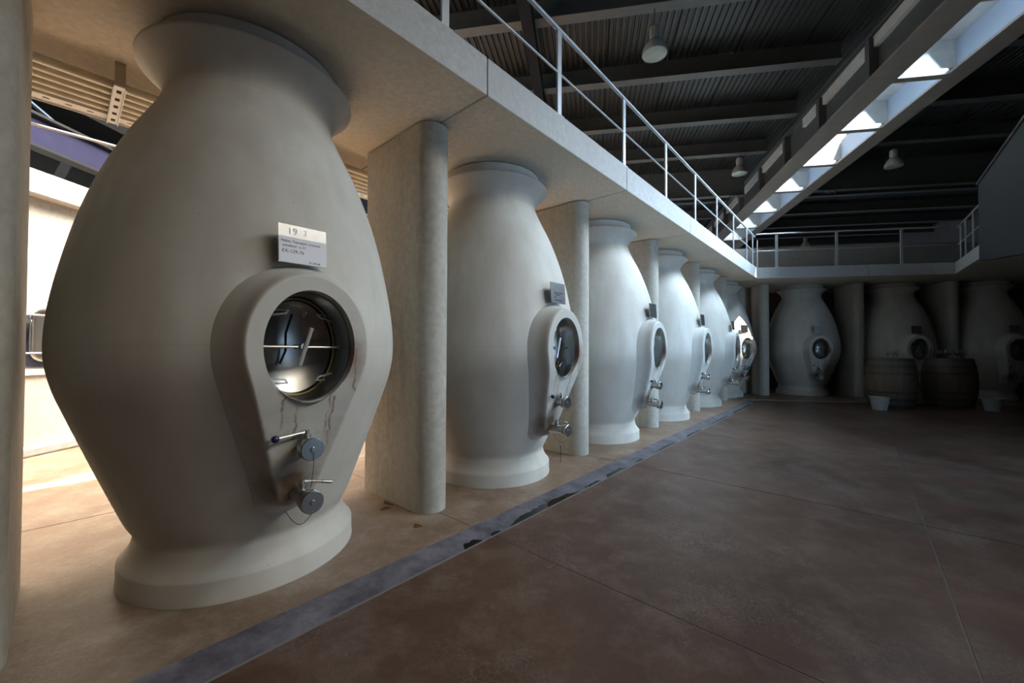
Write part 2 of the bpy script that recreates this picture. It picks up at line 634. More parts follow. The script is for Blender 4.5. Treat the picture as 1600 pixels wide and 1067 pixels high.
for k in range(-3, 4):
    u0, u1 = k*S+gap, (k+1)*S-gap
    slab_panel([RW(u0, E_)[:2], RW(u1, E_)[:2], RW(u1, SB)[:2], RW(u0, SB)[:2]], mz)
corner = Vector(C2)
back = corner+bis*2.2
slab_panel([RW(4*S+gap, E_)[:2], tuple(corner-Vector((DX, DY))*gap), tuple(corner+bis*2.16-Vector((DX, DY))*gap), RW(4*S+gap, SB)[:2]], mz)
mz2 = empty('mezzanine_slab')
tag(mz2, 'concrete mezzanine slab resting over the far row of tanks', kind='structure')
FR = (9.33, 8.30)
slab_panel([tuple(corner+Vector(D2)*gap), R2(2.24-gap, 0)[:2], R2(2.24-gap, 2.6)[:2], R2(-.85, 2.6)[:2], tuple(corner+bis*2.16+Vector(D2)*gap)], mz2)
slab_panel([R2(2.24+gap, 0)[:2], FR, R2(3.9, 2.6)[:2], R2(2.24+gap, 2.6)[:2]], mz2)
mz3 = empty('mezzanine_slab')
tag(mz3, 'concrete mezzanine slab along the dark side of the hall', kind='structure')
slab_panel([(FR[0]+.006, FR[1]), RW(8.83, -3.90)[:2], RW(8.83, -8.2)[:2], R2(8.5, 0)[:2], R2(8.5, 2.6)[:2], R2(3.91, 2.6)[:2]], mz3)
# solid parapet wall beyond the side railing
pw = MB()
a0, a1 = RW(8.83, -3.90), RW(2.6, -3.90)
b0, b1 = RW(8.83, -4.06), RW(2.6, -4.06)
zb0, zb1, zt = 2.70, 1.90, 4.04
pw.add([(a0.x, a0.y, zb0), (a1.x, a1.y, zb1), (a1.x, a1.y, zt), (a0.x, a0.y, zt), (b0.x, b0.y, zb0), (b1.x, b1.y, zb1), (b1.x, b1.y, zt), (b0.x, b0.y, zt)],
       [(0, 1, 2, 3), (5, 4, 7, 6), (4, 0, 3, 7), (1, 5, 6, 2), (3, 2, 6, 7), (4, 5, 1, 0)])
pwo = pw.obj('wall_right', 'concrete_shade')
tag(pwo, 'solid concrete parapet wall above the dark side of the hall', kind='structure')
MB().box(2.6, 8.84, -4.09, -3.875, 4.04, 4.075, M_ROW).obj('coping', 'roof_steel', pwo)
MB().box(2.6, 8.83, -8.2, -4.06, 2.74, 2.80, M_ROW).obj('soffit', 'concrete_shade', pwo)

# ------------------------------------------------------------------ walls round the hall
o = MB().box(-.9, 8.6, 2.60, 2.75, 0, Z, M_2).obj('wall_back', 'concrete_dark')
tag(o, 'dark concrete wall behind the far row of tanks', kind='structure')
o = MB().box(-1.2, 8.6, 2.45, 2.60, ZT, 4.00, M_2).obj('wall_back_upper', 'concrete_wall')
tag(o, 'low beige parapet wall behind the far railing', kind='structure')
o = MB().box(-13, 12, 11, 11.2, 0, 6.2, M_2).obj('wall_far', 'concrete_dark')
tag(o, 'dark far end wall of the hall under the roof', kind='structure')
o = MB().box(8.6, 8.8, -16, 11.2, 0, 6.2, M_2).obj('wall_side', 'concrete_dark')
tag(o, 'dark side wall of the hall past the barrels', kind='structure')
o = MB().box(-13, 8.8, -16.2, -16, 0, 6.2, M_2).obj('wall_front', 'concrete_dark')
tag(o, 'dark end wall of the hall facing the far row', kind='structure')

# unseen side wall with glazed doors added to hold the fill lamp
sw_ = empty('wall_side_lower')
tag(sw_, 'concrete side wall with glazed doors under the side mezzanine', kind='structure')
for u0, u1, z0, z1 in ((-5, 1.4, 0, 2.74), (5.8, 8.8, 0, 2.74), (1.4, 5.8, 2.58, 2.74), (1.4, 5.8, 0, .18)):
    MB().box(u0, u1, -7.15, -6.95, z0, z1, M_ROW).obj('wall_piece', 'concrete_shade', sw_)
gd = empty('window_3')
tag(gd, 'tall glazed doors in the side wall under the side mezzanine', kind='structure')
for j in range(5):
    MB().box(1.4+j*1.09, 1.44+j*1.09, -7.08, -6.98, .18, 2.58, M_ROW).obj('mullion', 'rail_paint', gd)
for j in range(4):
    MB().box(1.44+j*1.09, 2.49+j*1.09, -7.05, -7.03, .18, 2.58, M_ROW).obj('pane', 'glazing', gd)

# ------------------------------------------------------------------ pillars


def stadium(r, L, n=20):
    pts = [(r*math.cos(a), -abs(r)*math.sin(a)) for a in [math.pi-math.pi*i/n for i in range(n+1)]]
    # rounded front end at y=0, flat sided shaft, slightly eased back
    return pts+[(r, L-.03), (r-.03, L), (-r+.03, L), (-r, L-.03)]


pil_me = MB().prism(stadium(.1195, .72), 0, Z-.012).mesh('pillar', 'concrete_pillar', True, 35)
pil_names = {-1: 'round-ended concrete pillar cut by the frame edge next to the largest tank',
             0: 'tall warm-lit concrete pillar between the largest tank and the second one',
             1: 'concrete pillar between the second and third tank of the near row',
             2: 'concrete pillar between the third and fourth tank of the near row',
             3: 'concrete pillar between the fourth and fifth tank of the near row',
             4: 'concrete pillar between the fifth and sixth tank of the near row',
             5: 'concrete pillar behind the corner tank'}
for k in range(-1, 6):
    p = share(pil_me, 'pillar')
    p.location = RW(k*S, 0)
    p.rotation_euler = (0, 0, ROT_ROW)
    tag(p, pil_names[k], kind='structure', group='pillars of the near row')
for u, w, lab in ((.50, .90, 'concrete pillar at the corner where the two rows meet'), (2.62, 1.0, 'concrete pillar beside the pale far tank, toward the barrels'), (4.55, 1.0, 'dark concrete pillar behind the barrel with many glasses'), (-.6, 1.9, 'concrete pillar hidden in the shade behind the corner')):
    if u < 0:
        continue
    p = share(pil_me, 'pillar')
    p.location = R2(u, w)
    p.rotation_euler = (0, 0, ROT_2)
    tag(p, lab, kind='structure', group='pillars of the far row')

# ------------------------------------------------------------------ roof
roof = empty('ceiling')
tag(roof, 'dark corrugated steel roof carried on grey beams', kind='structure')


def sheet_mesh(width, y0, y1, z):
    pts = []
    pitch = .085
    nrib = int(width/pitch)
    for i in range(nrib):
        x = i*pitch
        pts += [(x, 0), (x+.045, 0), (x+.055, .022), (x+.075, .022)]
    pts.append((nrib*pitch, 0))
    vs, fs = [], []
    for x, dz in pts:
        vs += [(x, y0, z+dz), (x, y1, z+dz)]
    for i in range(len(pts)-1):
        a = 2*i
        fs.append((a, a+1, a+3, a+2))
    return MB().add(vs, fs).mesh('roof_sheet', 'roof_sheeting'), nrib*pitch


sm, sw = sheet_mesh(.94, -16, 11, 5.66)
sm_cut, _ = sheet_mesh(.94, -6.6, 11, 5.66)
for k in range(14):
    o = share(sm_cut if k == 6 else sm, 'roof_sheet', roof)
    o.matrix_local = M_SKY @ Matrix.Translation((.36-(k+1)*(sw+.012), 0, .004*(k % 2)))
for k in range(8):
    o = share(sm, 'roof_sheet', roof)
    o.matrix_local = M_SKY @ Matrix.Translation((1.58+k*(sw+.012), 0, .004*(k % 2)))
# solid roof above the sheets so that no daylight leaks through; gaps left for the roof light and a sun slit
for bx in ((-6.6, -5.80), (-5.34, .34), (1.62, 10)):
    MB().box(bx[0], bx[1], -16, 11, 5.72, 5.80, M_SKY).obj('roof_deck', 'dark_steel', roof)

# purlins
for i, w in enumerate(PW):
    big = (w == .92)
    z0 = 5.0 if big else 5.40
    for x0, x1 in ((-6.6, .02+SKY_T*w), (1.62+SKY_T*w, 8.6)):
        b_ = empty('roof_beam')
        tag(b_, 'grey steel roof beam spanning to the roof light, %s' % ('deep one over the far row' if big else 'one of a parallel set'), kind='structure', group='parallel roof beams')
        MB().box(x0, x1, w-.02, w+.02, z0, 5.66, M_2).obj('web', 'roof_steel', b_)
        MB().box(x0, x1, w-.075, w+.075, z0-.02, z0, M_2).obj('flange', 'roof_steel', b_)
# main beam along the roof
b_ = empty('roof_beam')
tag(b_, 'black steel main beam running lengthwise under the roof', kind='structure')
MB().box(-4.70, -4.56, -16, 11, 5.16, 5.38, M_2).obj('web', 'dark_steel', b_)

# roof light: two long beams, cross beams, white wells and side glazing
sky = empty('window_1')
tag(sky, 'long roof light of open cells between two brown-grey beams', kind='structure')
YA, YB = -13.0, 9.6
MB().box(.33, .70, YA, YB, 5.0, 5.035, M_SKY).obj('beam_flange', 'skylight_paint', sky)
MB().box(.30, .555, YA, YB, 5.665, 5.72, M_SKY).obj('beam_cover', 'roof_steel', sky)
MB().box(.48, .55, YA, YB, 5.035, 5.67, M_SKY).obj('beam_web', 'roof_steel', sky)
MB().box(1.33, 1.62, YA, YB, 5.0, 5.035, M_SKY).obj('beam_flange', 'skylight_paint', sky)
MB().box(1.50, 1.57, YA, YB, 5.035, 5.5, M_SKY).obj('beam_web', 'roof_steel', sky)
for w in PW:
    MB().box(.55, 1.50, w-.055, w+.055, 5.005, 5.09, M_SKY).obj('cross_beam', 'skylight_paint', sky)
    MB().box(.55, 1.50, w-.03, w+.03, 5.09, 5.5, M_SKY).obj('well_wall', 'well_white', sky)
    MB().box(.36, .48, w-.05, w+.05, 5.035, 5.64, M_SKY).obj('stiffener', 'roof_steel', sky)
for i in range(len(PW)-1):
    a, b2 = PW[i]+.04, PW[i+1]-.04
    MB().box(1.44, 1.46, a, b2, 5.05, 5.5, M_SKY).obj('pane', 'glazing', sky)
    MB().box(.56, .60, a, b2, 5.06, 5.5, M_SKY).obj('well_lining', 'well_white', sky)
    if True:
        MB().box(.42, 1.68, a-.04, -1.2 if PW[i] == -1.89 else b2+.04, 5.5, 5.69, M_SKY).obj('well_top', 'well_white', sky)

# comb-like cable brackets at the deep beam
for x, lab in ((-.12, 'small comb bracket on the deep roof beam, near-row side of the roof light'), (1.95, 'small comb bracket on the deep roof beam, barrel side of the roof light')):
    e = empty('cable_bracket', R2(x, .84, 4.98), ROT_2)
    tag(e, lab, 'bracket', 'comb brackets on the deep roof beam')
    MB().box(-.16, .16, -.012, .012, -.012, 0).obj('bar', 'roof_steel', e)
    for j in range(6):
        MB().tube([(-.14+j*.056, 0, -.005), (-.15+j*.056, 0, -.075), (-.135+j*.056, 0, -.09)], .008, 6).obj('prong', 'roof_steel', e)

# ------------------------------------------------------------------ railings


def railing(name, pts, posts, hgt, label, joint_end=False, zb=ZT):
    e = empty(name, (pts[0][0], pts[0][1], zb))
    tag(e, label, 'railing')
    base = Vector((pts[0][0], pts[0][1], zb))
    a, b_ = Vector((*pts[0], zb))-base, Vector((*pts[1], zb))-base
    d = (b_-a).normalized()
    ang = math.atan2(d.y, d.x)
    MB().tube([a+Vector((0, 0, hgt)), b_+Vector((0, 0, hgt))], .017, 10).obj('top_rail', 'rail_paint', e, True)
    MB().tube([a+Vector((0, 0, hgt*.5)), b_+Vector((0, 0, hgt*.5))], .009, 8).obj('mid_rail', 'rail_paint', e, True)
    for t in posts:
        p = a+d*t
        mt = Matrix.Translation(p) @ Matrix.Rotation(ang, 4, 'Z')
        po = MB().box(-.026, .026, -.008, .008, 0, hgt-.012, mt).obj('post', 'rail_paint', e)
        MB().box(-.045, .045, -.022, .022, 0, .008, mt).obj('foot_plate', 'rail_paint', po)
    return e


LR = 12.2
railing('railing', (RW(-3.6, -.545)[:2], RW(8.60, -.545)[:2]), [3.6+.09-.41-1.15*2+1.15*j for j in range(0, 11)] + [11.95], .70, 'long grey steel railing on the slab edge above the near row')
railing('railing', (R2(.0, .04)[:2], R2(3.78, .04)[:2]), [.42, 1.63, 2.88], .77, 'grey steel railing on the slab edge above the far row')
q0, q1 = Vector((FR[0]+.03, FR[1]-.04)), RW(8.86, -3.94).xy
railing('railing', (tuple(q0), tuple(q1)), [.22, .62, 1.2], .74, 'short dim railing next to the solid parapet wall')

# ------------------------------------------------------------------ tanks
PROF = [(.40, .2), ]


def catmull(pts, sub=5):
    out = []
    for i in range(len(pts)-1):
        p0 = pts[max(i-1, 0)]
        p1, p2 = pts[i], pts[i+1]
        p3 = pts[min(i+2, len(pts)-1)]
        for k in range(sub):
            t = k/sub
            out.append(tuple(.5*((2*p1[j])+(-p0[j]+p2[j])*t+(2*p0[j]-5*p1[j]+4*p2[j]-p3[j])*t*t+(-p0[j]+3*p1[j]-3*p2[j]+p3[j])*t**3) for j in (0, 1)))
    out.append(pts[-1])
    return out


body_k = [(.488, .215), (.492, .24), (.522, .30), (.560, .40), (.615, .55), (.668, .70), (.720, .85), (.753, .95), (.775, 1.05), (.782, 1.13), (.780, 1.22), (.771, 1.32),
          (.751, 1.45), (.722, 1.60), (.687, 1.75), (.643, 1.90), (.588, 2.05), (.532, 2.18), (.476, 2.29), (.432, 2.38), (.410, 2.44)]
rim_k = [(.410, 2.44), (.408, 2.47), (.420, 2.51), (.450, 2.555), (.490, 2.595), (.516, 2.618)]
RA, RB, DZ = .188, .243, 1.15              # manhole half-axes and centre height


def face_R(z):
    t = 1.0-z
    if t <= -.1:
        return .85
    # smooth knee round z = 1.0
    k = .31
    return .85-k*(t+.1)**2/(.4) if t < .1 else .85-k*t


def make_tank():
    root = empty('wine_tank')
    mb = MB()
    mb.lathe(catmull(body_k, 4), 120)
    keep = []
    for f in mb.f:
        c = sum((Vector(mb.v[i]) for i in f), Vector())/len(f)
        if c.y < 0 and (c.x/(RA+.035))**2+((c.z-DZ)/(RB+.035))**2 < 1:
            continue
        keep.append(f)
    mb.f = keep
    mb.obj('body', 'tank_plaster', root, True, 60)
    MB().lathe([(.548, 0), (.548, .006), (.545, .012), (.545, .098), (.540, .106), (.524, .125), (.506, .15), (.494, .18), (.488, .215)], 96, cap0=True).obj('foot', 'tank_plaster', root, True, 35)
    MB().lathe(catmull(rim_k, 5)+[(.518, 2.626), (.512, 2.632)], 96).obj('rim', 'tank_plaster', root, True, 50)
    MB().lathe([(.512, 2.632), (.478, 2.645), (.455, 2.665), (.444, 2.69), (.440, Z-.012)], 96, cap1=True).obj('lid', 'tank_plaster', root, True, 50)

    # ---- teardrop surround
    pts = []
    for i in range(160):
        a = 2*math.pi*i/160
        pts.append((.2545*math.cos(a), DZ+.312*math.sin(a)))
        pts.append((.085*math.cos(a), .505+.085*math.sin(a)))
    pts = sorted(set((round(x, 6), round(y, 6)) for x, y in pts))

    def half(ps):
        h = []
        for p in ps:
            while len(h) > 1 and (h[-1][0]-h[-2][0])*(p[1]-h[-2][1])-(h[-1][1]-h[-2][1])*(p[0]-h[-2][0]) <= 0:
                h.pop()
            h.append(p)
        return h
    hull = half(pts)[:-1]+half(pts[::-1])[:-1]
    N = 144

    def ray_hull(a):
        dx, dz = math.cos(a), math.sin(a)
        for i in range(len(hull)):
            x1, z1 = hull[i]
            x2, z2 = hull[(i+1) % len(hull)]
            z1 -= DZ
            z2 -= DZ
            ex, ez = x2-x1, z2-z1
            den = dx*ez-dz*ex
            if abs(den) < 1e-12:
                continue
            t = (x1*ez-z1*ex)/den
            s = (x1*dz-z1*dx)/den
            if t > 0 and -1e-9 <= s <= 1+1e-9:
                return t
        return .25
    # even sampling along the outline
    angs = []
    per = []
    for i in range(len(hull)):
        a_, b_ = hull[i], hull[(i+1) % len(hull)]
        L = math.hypot(b_[0]-a_[0], b_[1]-a_[1])
        k = max(1, int(L/.02))
        for j in range(k):
            per.append((a_[0]+(b_[0]-a_[0])*j/k, a_[1]+(b_[1]-a_[1])*j/k))
    angs = [math.atan2(p[1]-DZ, p[0]) for p in per]
    N = len(per)
    nrm = []
    for i in range(N):
        t = Vector((per[(i+1) % N][0]-per[i-1][0], per[(i+1) % N][1]-per[i-1][1])).normalized()
        nrm.append(Vector((t.y, -t.x)))
    inner = [(RA*math.cos(math.atan2(math.sin(a)/RB, math.cos(a)/RA)), DZ+RB*math.sin(math.atan2(math.sin(a)/RB, math.cos(a)/RA))) for a in angs]
    rings = []
    # tunnel of the opening (from inside outward)
    for dep, sc in ((.20, .99), (.10, .995), (.012, 1.0)):
        rings.append([((x)*sc, -(.85-dep), DZ+(z-DZ)*sc) for x, z in inner])
    for g, off in ((0, .0), ):
        rings.append([(x*1.012, -face_R(DZ+(z-DZ)*1.012), DZ+(z-DZ)*1.012) for x, z in inner])
    for t in (.15, .3, .45, .6, .75, .9):
        rings.append([(inner[i][0]*(1-t)+per[i][0]*t, -face_R(inner[i][1]*(1-t)+per[i][1]*t), inner[i][1]*(1-t)+per[i][1]*t) for i in range(N)])
    for off, dep in ((-.004, 0), (.004, .006), (.012, .03), (.022, .06), (.042, .095), (.075, .135), (.11, .19), (.13, .30)):
        rings.append([(per[i][0]+nrm[i].x*off, -(face_R(per[i][1])-dep), per[i][1]+nrm[i].y*off) for i in range(N)])
    mb = MB()
    vs = [p for r in rings for p in r]
    fs = []
    for r in range(len(rings)-1):
        for i in range(N):
            a_, b_ = r*N+i, r*N+(i+1) % N
            fs.append((a_, b_, b_+N, a_+N))
    mb.add(vs, fs)
    mb.obj('door_surround', 'surround_plaster', root, True, 38)

    # ---- manhole: steel sleeve, dished door, cross bar and handles
    def oval(dep, sc, n=64):
        return [(RA*sc*math.cos(2*math.pi*i/n), -(.85-dep), DZ+RB*sc*math.sin(2*math.pi*i/n)) for i in range(n)]

    def loft(rs, n=64, cap=False):
        vs = [p for r in rs for p in r]
        fs = []
        for r in range(len(rs)-1):
            for i in range(n):
                a_, b_ = r*n+i, r*n+(i+1) % n
                fs.append((a_, b_, b_+n, a_+n))
        if cap:
            fs.append(tuple((len(rs)-1)*n+i for i in range(n)))
        return vs, fs
    MB().add(*loft([oval(.045, .992), oval(.04, .975), oval(.05, .962), oval(.27, .955)])).obj('sleeve', 'steel', root, True, 50)
    dr = MB().add(*loft([oval(.20, .95), oval(.215, .92), oval(.205, .88), oval(.225, .7), oval(.245, .45), oval(.253, .2), oval(.254, .06)], cap=True)).obj('door', 'steel_door', root, True, 50)
    MB().tube([Vector(p) for p in oval(.185, .925, 48)+[oval(.185, .925, 48)[0]]], .005, 6, False).obj('gasket', 'gasket', dr, True)
    MB().tube([(-.178, -.735, DZ), (.178, -.735, DZ-.004)], .0052, 8).obj('cross_bar', 'steel', dr, True)
    MB().lathe([(.0, .0), (.016, 0), (.016, .024), (.011, .03), (.011, .12)], 16, mtx=axis_mtx((0, -.762, DZ), (0, 1, 0))).obj('hub', 'steel_satin', dr, True)
    MB().tube([(.028, -.765, DZ+.085), (-.022, -.765, DZ-.085)], [.0095, .0095], 8).obj('turn_handle', 'handle_grey', dr, True)
    for sx, z0, sg in ((-1, DZ+.135, -1), (1, DZ+.125, -1), (-1, DZ-.135, 1), (1, DZ-.13, 1)):
        xe = RA*.95*math.sqrt(max(0, 1-((z0-DZ)/RB/.95)**2))
        p = [(sx*xe, -.70, z0), (sx*(xe-.075), -.735, z0+sg*-.012), (sx*(xe-.085), -.735, z0+sg*-.026), (sx*(xe-.03), -.695, z0+sg*-.03)]
        MB().tube(p, .0048, 6).obj('clamp_loop', 'handle_grey', dr, True)
    MB().tube([(-.05, -.70, DZ+.185), (0, -.72, DZ+.175), (.015, -.72, DZ+.15)], .009, 8).obj('top_latch', 'steel_satin', dr, True)
    MB().tube([(-.055, -.735, DZ+.19), (.0, -.735, DZ+.182)], .005, 6).obj('latch_pin', 'steel', dr, True)
    MB().tube([(.004, -.715, DZ+.2), (.006, -.735, DZ+.15), (.0, -.735, DZ+.135)], .008, 8).obj('latch_hook', 'steel', dr, True)
    MB().tube([(-.03, -.69, DZ+.15), (-.045, -.66, DZ+.06), (-.035, -.63, DZ-.02), (-.055, -.62, DZ-.08)], .0055, 8).obj('hinge_arm', 'dark_steel', dr, True)

    # ---- taps
    def tap(z, R0, R1, lever, ball, flange_r):
        v = MB().lathe([(0, 0), (flange_r, 0), (flange_r, .012), (.034, .014), (.034, R1-R0-.045)], 24, mtx=axis_mtx((0, -R0, z), (0, -1, 0))).obj('tap', 'steel_satin', root, True, 35)
        L = R1-R0
        MB().lathe([(.030, L-.052), (.046, L-.050), (.046, L-.030), (.041, L-.028), (.041, L-.022)], 24, mtx=axis_mtx((0, -R0, z), (0, -1, 0))).obj('clamp_ring', 'steel', v, True, 35)
        MB().lathe([(.036, L-.022), (.049, L-.021), (.049, L-.003), (.046, 0+L), (.012, L), (.009, L+.006), (0, L+.006)], 28, mtx=axis_mtx((0, -R0, z), (0, -1, 0))).obj('cap', 'steel', v, True, 35)
        yb = -(R0+L*.45)
        MB().lathe([(.017, .02), (.017, .055), (.011, .058), (.011, .075), (0, .075)], 14, mtx=Matrix.Translation((0, yb, z))).obj('stem', 'steel_satin', v, True, 35)
        e0 = Vector((0, yb, z+.068))
        e1 = e0+Vector(lever)
        lv = MB().tube([e0, e1], .0052 if ball else .0065, 8).obj('lever', 'steel', v, True)
        if ball:
            MB().lathe([(.0001, -.016), (.008, -.0139), (.0139, -.008), (.016, 0), (.0139, .008), (.008, .0139), (.0001, .016)], 16, mtx=axis_mtx(e1, lever)).obj('ball_knob', 'ball_blue', v, True, 80)
        else:
            MB().tube([e0+Vector(lever)*.68, e1], .009, 8).obj('grip', 'steel_satin', v, True)
        return v
    v1 = tap(.705, .745, .862, (-.128, -.005, -.012), True, .046)
    v2 = tap(.478, .655, .868, (.125, -.02, -.03), False, .050)
    ch = []
    for i in range(11):
        t = i/10
        ch.append((.002+.004*math.sin(t*3), -.870+.03*t, .700-.165*t))
    MB().tube(ch, .0016, 5).obj('chain', 'steel_satin', v1, True)
    ch = [(-.0+(-.085)*t, -.872+.10*t, .44-.10*math.sin(math.pi*min(1, t*1.1))*.55) for t in [i/12 for i in range(13)]]
    MB().tube(ch, .0016, 5).obj('chain', 'steel_satin', v2, True)

    # ---- name plate on two pins
    mt = Matrix.Translation((-.016, -.772, 1.60)) @ Matrix.Rotation(math.radians(-4), 4, 'X')
    pl = MB().box(-.101, .101, -.003, .003, -.085, .085, mt).obj('name_plate', 'steel_plate', root)
    for sx in (-.07, .07):
        MB().tube([mt @ Vector((sx, .002, .0)), mt @ Vector((sx, .11, .0))], .005, 6).obj('pin', 'steel_satin', pl)
    return root, pl, mt


def text_mesh(body, size, mat, shear=0.0):
    cu = bpy.data.curves.new('lettering', 'FONT')
    cu.body = body
    cu.size = size
    cu.shear = shear
    cu.extrude = .0003
    cu.space_character = 1.02
    t = bpy.data.objects.new('lettering', cu)
    COL.objects.link(t)
    bpy.context.view_layer.update()
    me = bpy.data.meshes.new_from_object(t.evaluated_get(bpy.context.evaluated_depsgraph_get()))
    bpy.data.objects.remove(t)
    me.name = 'lettering'
    me.materials.clear()
    me.materials.append(MATS[mat])
    return me


tank0, plate0, plate_m = make_tank()

tank_spots = []
for k in range(6):
    c = RW((k-.5)*S-.034, .311)
    dirv = (-NX, -NY) if k < 5 else (.31, -.95)
    tank_spots.append((c, dirv))
dirf = (-N2[0], -N2[1])
for u in (1.60, 3.60, 5.47):
    tank_spots.append((R2(u, 1.42), dirf))
tank_labels = ['largest egg-shaped concrete wine tank with white handwritten card, at the front of the row',
               'second pale concrete wine tank of the near row, between the two nearest full pillars',
               'third egg-shaped concrete tank of the near row, bluish white with a dark plate',
               'fourth egg-shaped concrete tank of the near row, counted from the largest',
               'fifth concrete tank of the near row, just before the sunlit corner tank',
               'corner concrete tank with a curved patch of sunlight, last of the near row',
               'grey egg-shaped concrete tank of the far row beside the corner pillar',
               'dim concrete tank of the far row behind the barrel with few glasses',
               'darkest concrete tank of the far row, cut by the frame edge']
tanks, plates = [], []
for i, ((c, dv), lab) in enumerate(zip(tank_spots, tank_labels)):
    t = tank0 if i == 0 else copy_tree(tank0)
    t.location = c
    t.rotation_euler = (0, 0, math.atan2(dv[0], -dv[1]))
    tag(t, lab, 'wine tank', 'egg-shaped concrete wine tanks')
    tanks.append(t)
    plates.append([ch for ch in t.children if ch.name.startswith('name_plate')][0])


def on_plate(pl, me, name, x, z, off=.0042):
    o = share(me, name, pl)
    o.matrix_local = plate_m @ Matrix.Translation((x, -off, z)) @ Matrix.Rotation(math.pi/2, 4, 'X')
    return o


# handwriting of the largest tank on a white sheet, a painted reflection
plate_sheen = MB().box(-.0995, .0995, -.0045, -.003, -.083, .030, plate_m).obj('card', 'card_white', plates[0])
plate_sheen['label'] = 'white handwritten card on the plate'
for s, x, z, sz, mat, sh in (('Malbec Tupungato (crianza)', -.094, .006, .0145, 'ink', .25), ('wineland - a 31', -.088, -.014, .0155, 'ink', .25), ('EX-129-76', -.090, -.040, .0205, 'ink', .15), ('01-09-08', .022, -.078, .013, 'ink', .2)):
    on_plate(plates[0], text_mesh(s, sz, mat, sh), 'handwriting', x, z, .0049)
for s, x, z, sz, mat in (('19', -.066, .043, .042, 'ink_pale'), ('3', .0, .048, .034, 'card_white')):
    on_plate(plates[0], text_mesh(s, sz, mat), 'numeral', x, z, .0036)
# dark written lines on the second plate
for z, x0, x1 in ((.0, -.06, .055), (-.016, -.055, .01), (-.036, -.06, -.03), (-.06, -.05, .045)):
    mb = MB()
    x = x0
    while x < x1:
        wd = random.uniform(.004, .012)
        mb.box(x, x+wd, -.0046, -.003, z-random.uniform(.002, .005), z+random.uniform(.002, .005), plate_m)
        x += wd+.0025
    mb.obj('handwriting', 'ink', plates[1])['label'] = 'line of small dark handwriting'

# ------------------------------------------------------------------ pipes and tray under the slab
pz = 2.645
for j in range(5):
    wj = .868+.083*j
    e = MB().tube([RW(-3.2, wj, pz), RW(8.0, wj, pz)], .024, 12).obj('pipe', 'pipe_cream', None, True)
    tag(e, ['cream pipe under the slab, closest to the tanks', 'cream pipe under the slab, second from the tanks', 'cream pipe under the slab, middle of the five', 'cream pipe under the slab, fourth from the tanks', 'cream pipe under the slab, next to the white tray'][j], 'pipe', 'cream pipes under the slab')
e = empty('cable_tray', RW(0, 1.285, pz-.02), ROT_ROW)
tag(e, 'white slotted cable tray running beside the cream pipes', 'cable tray')
MB().box(-3.2, 8, -.05, .05, -.004, 0).obj('tray_floor', 'tray_white', e)
MB().box(-3.2, 8, .05, .055, -.012, .045).obj('tray_side', 'tray_white', e)
MB().box(-3.2, 8, -.055, -.05, -.012, .045).obj('tray_side', 'tray_white', e)
sl = MB().box(-.014, .014, -.004, .004, -.0055, -.004).mesh('slot', 'dark_steel')
for j in range(60):
    o = share(sl, 'slot', e)
    o.location = (-3.1+j*.09, 0, 0)
for u, lab in ((-1.56, 'perforated steel hanger holding the pipes beside the largest tank'), (3.2, None)):
    if lab is None:
        continue
    e = empty('pipe_hanger', RW(u, .785, pz), ROT_ROW)
    tag(e, lab, 'hanger')
    MB().box(-.022, .022, -.006, .006, -.035, Z-pz).obj('strap', 'galvanised', e)
    MB().box(-.024, .024, 0, .55, -.038, -.03).obj('cross_plate', 'tray_white', e)
    MB().box(-.027, -.023, 0, .55, -.046, -.026).obj('lip', 'galvanised', e)
    MB().box(.023, .027, 0, .55, -.046, -.026).obj('lip', 'galvanised', e)
    for j in range(5):
        MB().box(-.010, .010, .05+j*.105, .085+j*.105, -.0395, -.038).obj('slot', 'dark_steel', e)

# ------------------------------------------------------------------ passage and vats behind the near row
vat = empty('concrete_vat', (-4.9, 4.2, 0))
tag(vat, 'sunlit concrete vat with a steel door across the passage', 'vat')
V = Matrix.Rotation(math.radians(-2.5), 4, 'Z')
MB().box(-3.0, -.16, -5.5, 5.5, 0, 2.72, V).obj('vat_wall', 'concrete_vat', vat)
MB().box(-3.2, 0, -5.5, 5.5, 2.72, 2.965, V).obj('vat_slab', 'concrete_vat', vat, bevel=.008)
MB().box(-.16, -.04, -5.5, 5.5, 0, .10, V).obj('kerb', 'concrete_wall', vat, bevel=.02)
MB().box(-.16, -.13, -5.5, 5.5, .84, .90, V).obj('ledge', 'tray_white', vat)
# rounded rectangular steel door
def rrect(w, hgt, r, n=8):
    out = []
    for cx, cz, a0 in ((w-r, hgt-r, 0), (-w+r, hgt-r, 90), (-w+r, -hgt+r, 180), (w-r, -hgt+r, 270)):
        for i in range(n+1):
            a = math.radians(a0+90*i/n)
            out.append((cx+r*math.cos(a), cz+r*math.sin(a)))
    return out
VY, VZ = .13, 1.27
dframe = [(-.10, VY+x, VZ+z) for x, z in rrect(.22, .27, .10)]
vd = MB().tube([V @ Vector(p) for p in dframe+[dframe[0]]], .022, 10, False).obj('door_frame', 'steel', vat, True)
rr = [V @ Vector((-.12, VY+x, VZ+z)) for x, z in rrect(.21, .26, .10)]
MB().add(rr+[V @ Vector((-.155, VY+x, VZ+z)) for x, z in rrect(.21, .26, .10)], [tuple(range(len(rr)))]+[(i, (i+1) % len(rr), len(rr)+(i+1) % len(rr), len(rr)+i) for i in range(len(rr))]).obj('door_leaf', 'steel', vat)
for z in (VZ+.20, VZ-.20):
    MB().tube([V @ Vector((-.075, VY-.30, z)), V @ Vector((-.065, VY+.2, z))], .010, 8).obj('door_bar', 'steel', vat, True)
MB().tube([V @ Vector((-.14, VY-.28, VZ+.13)), V @ Vector((-.06, VY-.28, VZ+.13))], .022, 10).obj('hinge', 'steel', vat, True)
mt = V
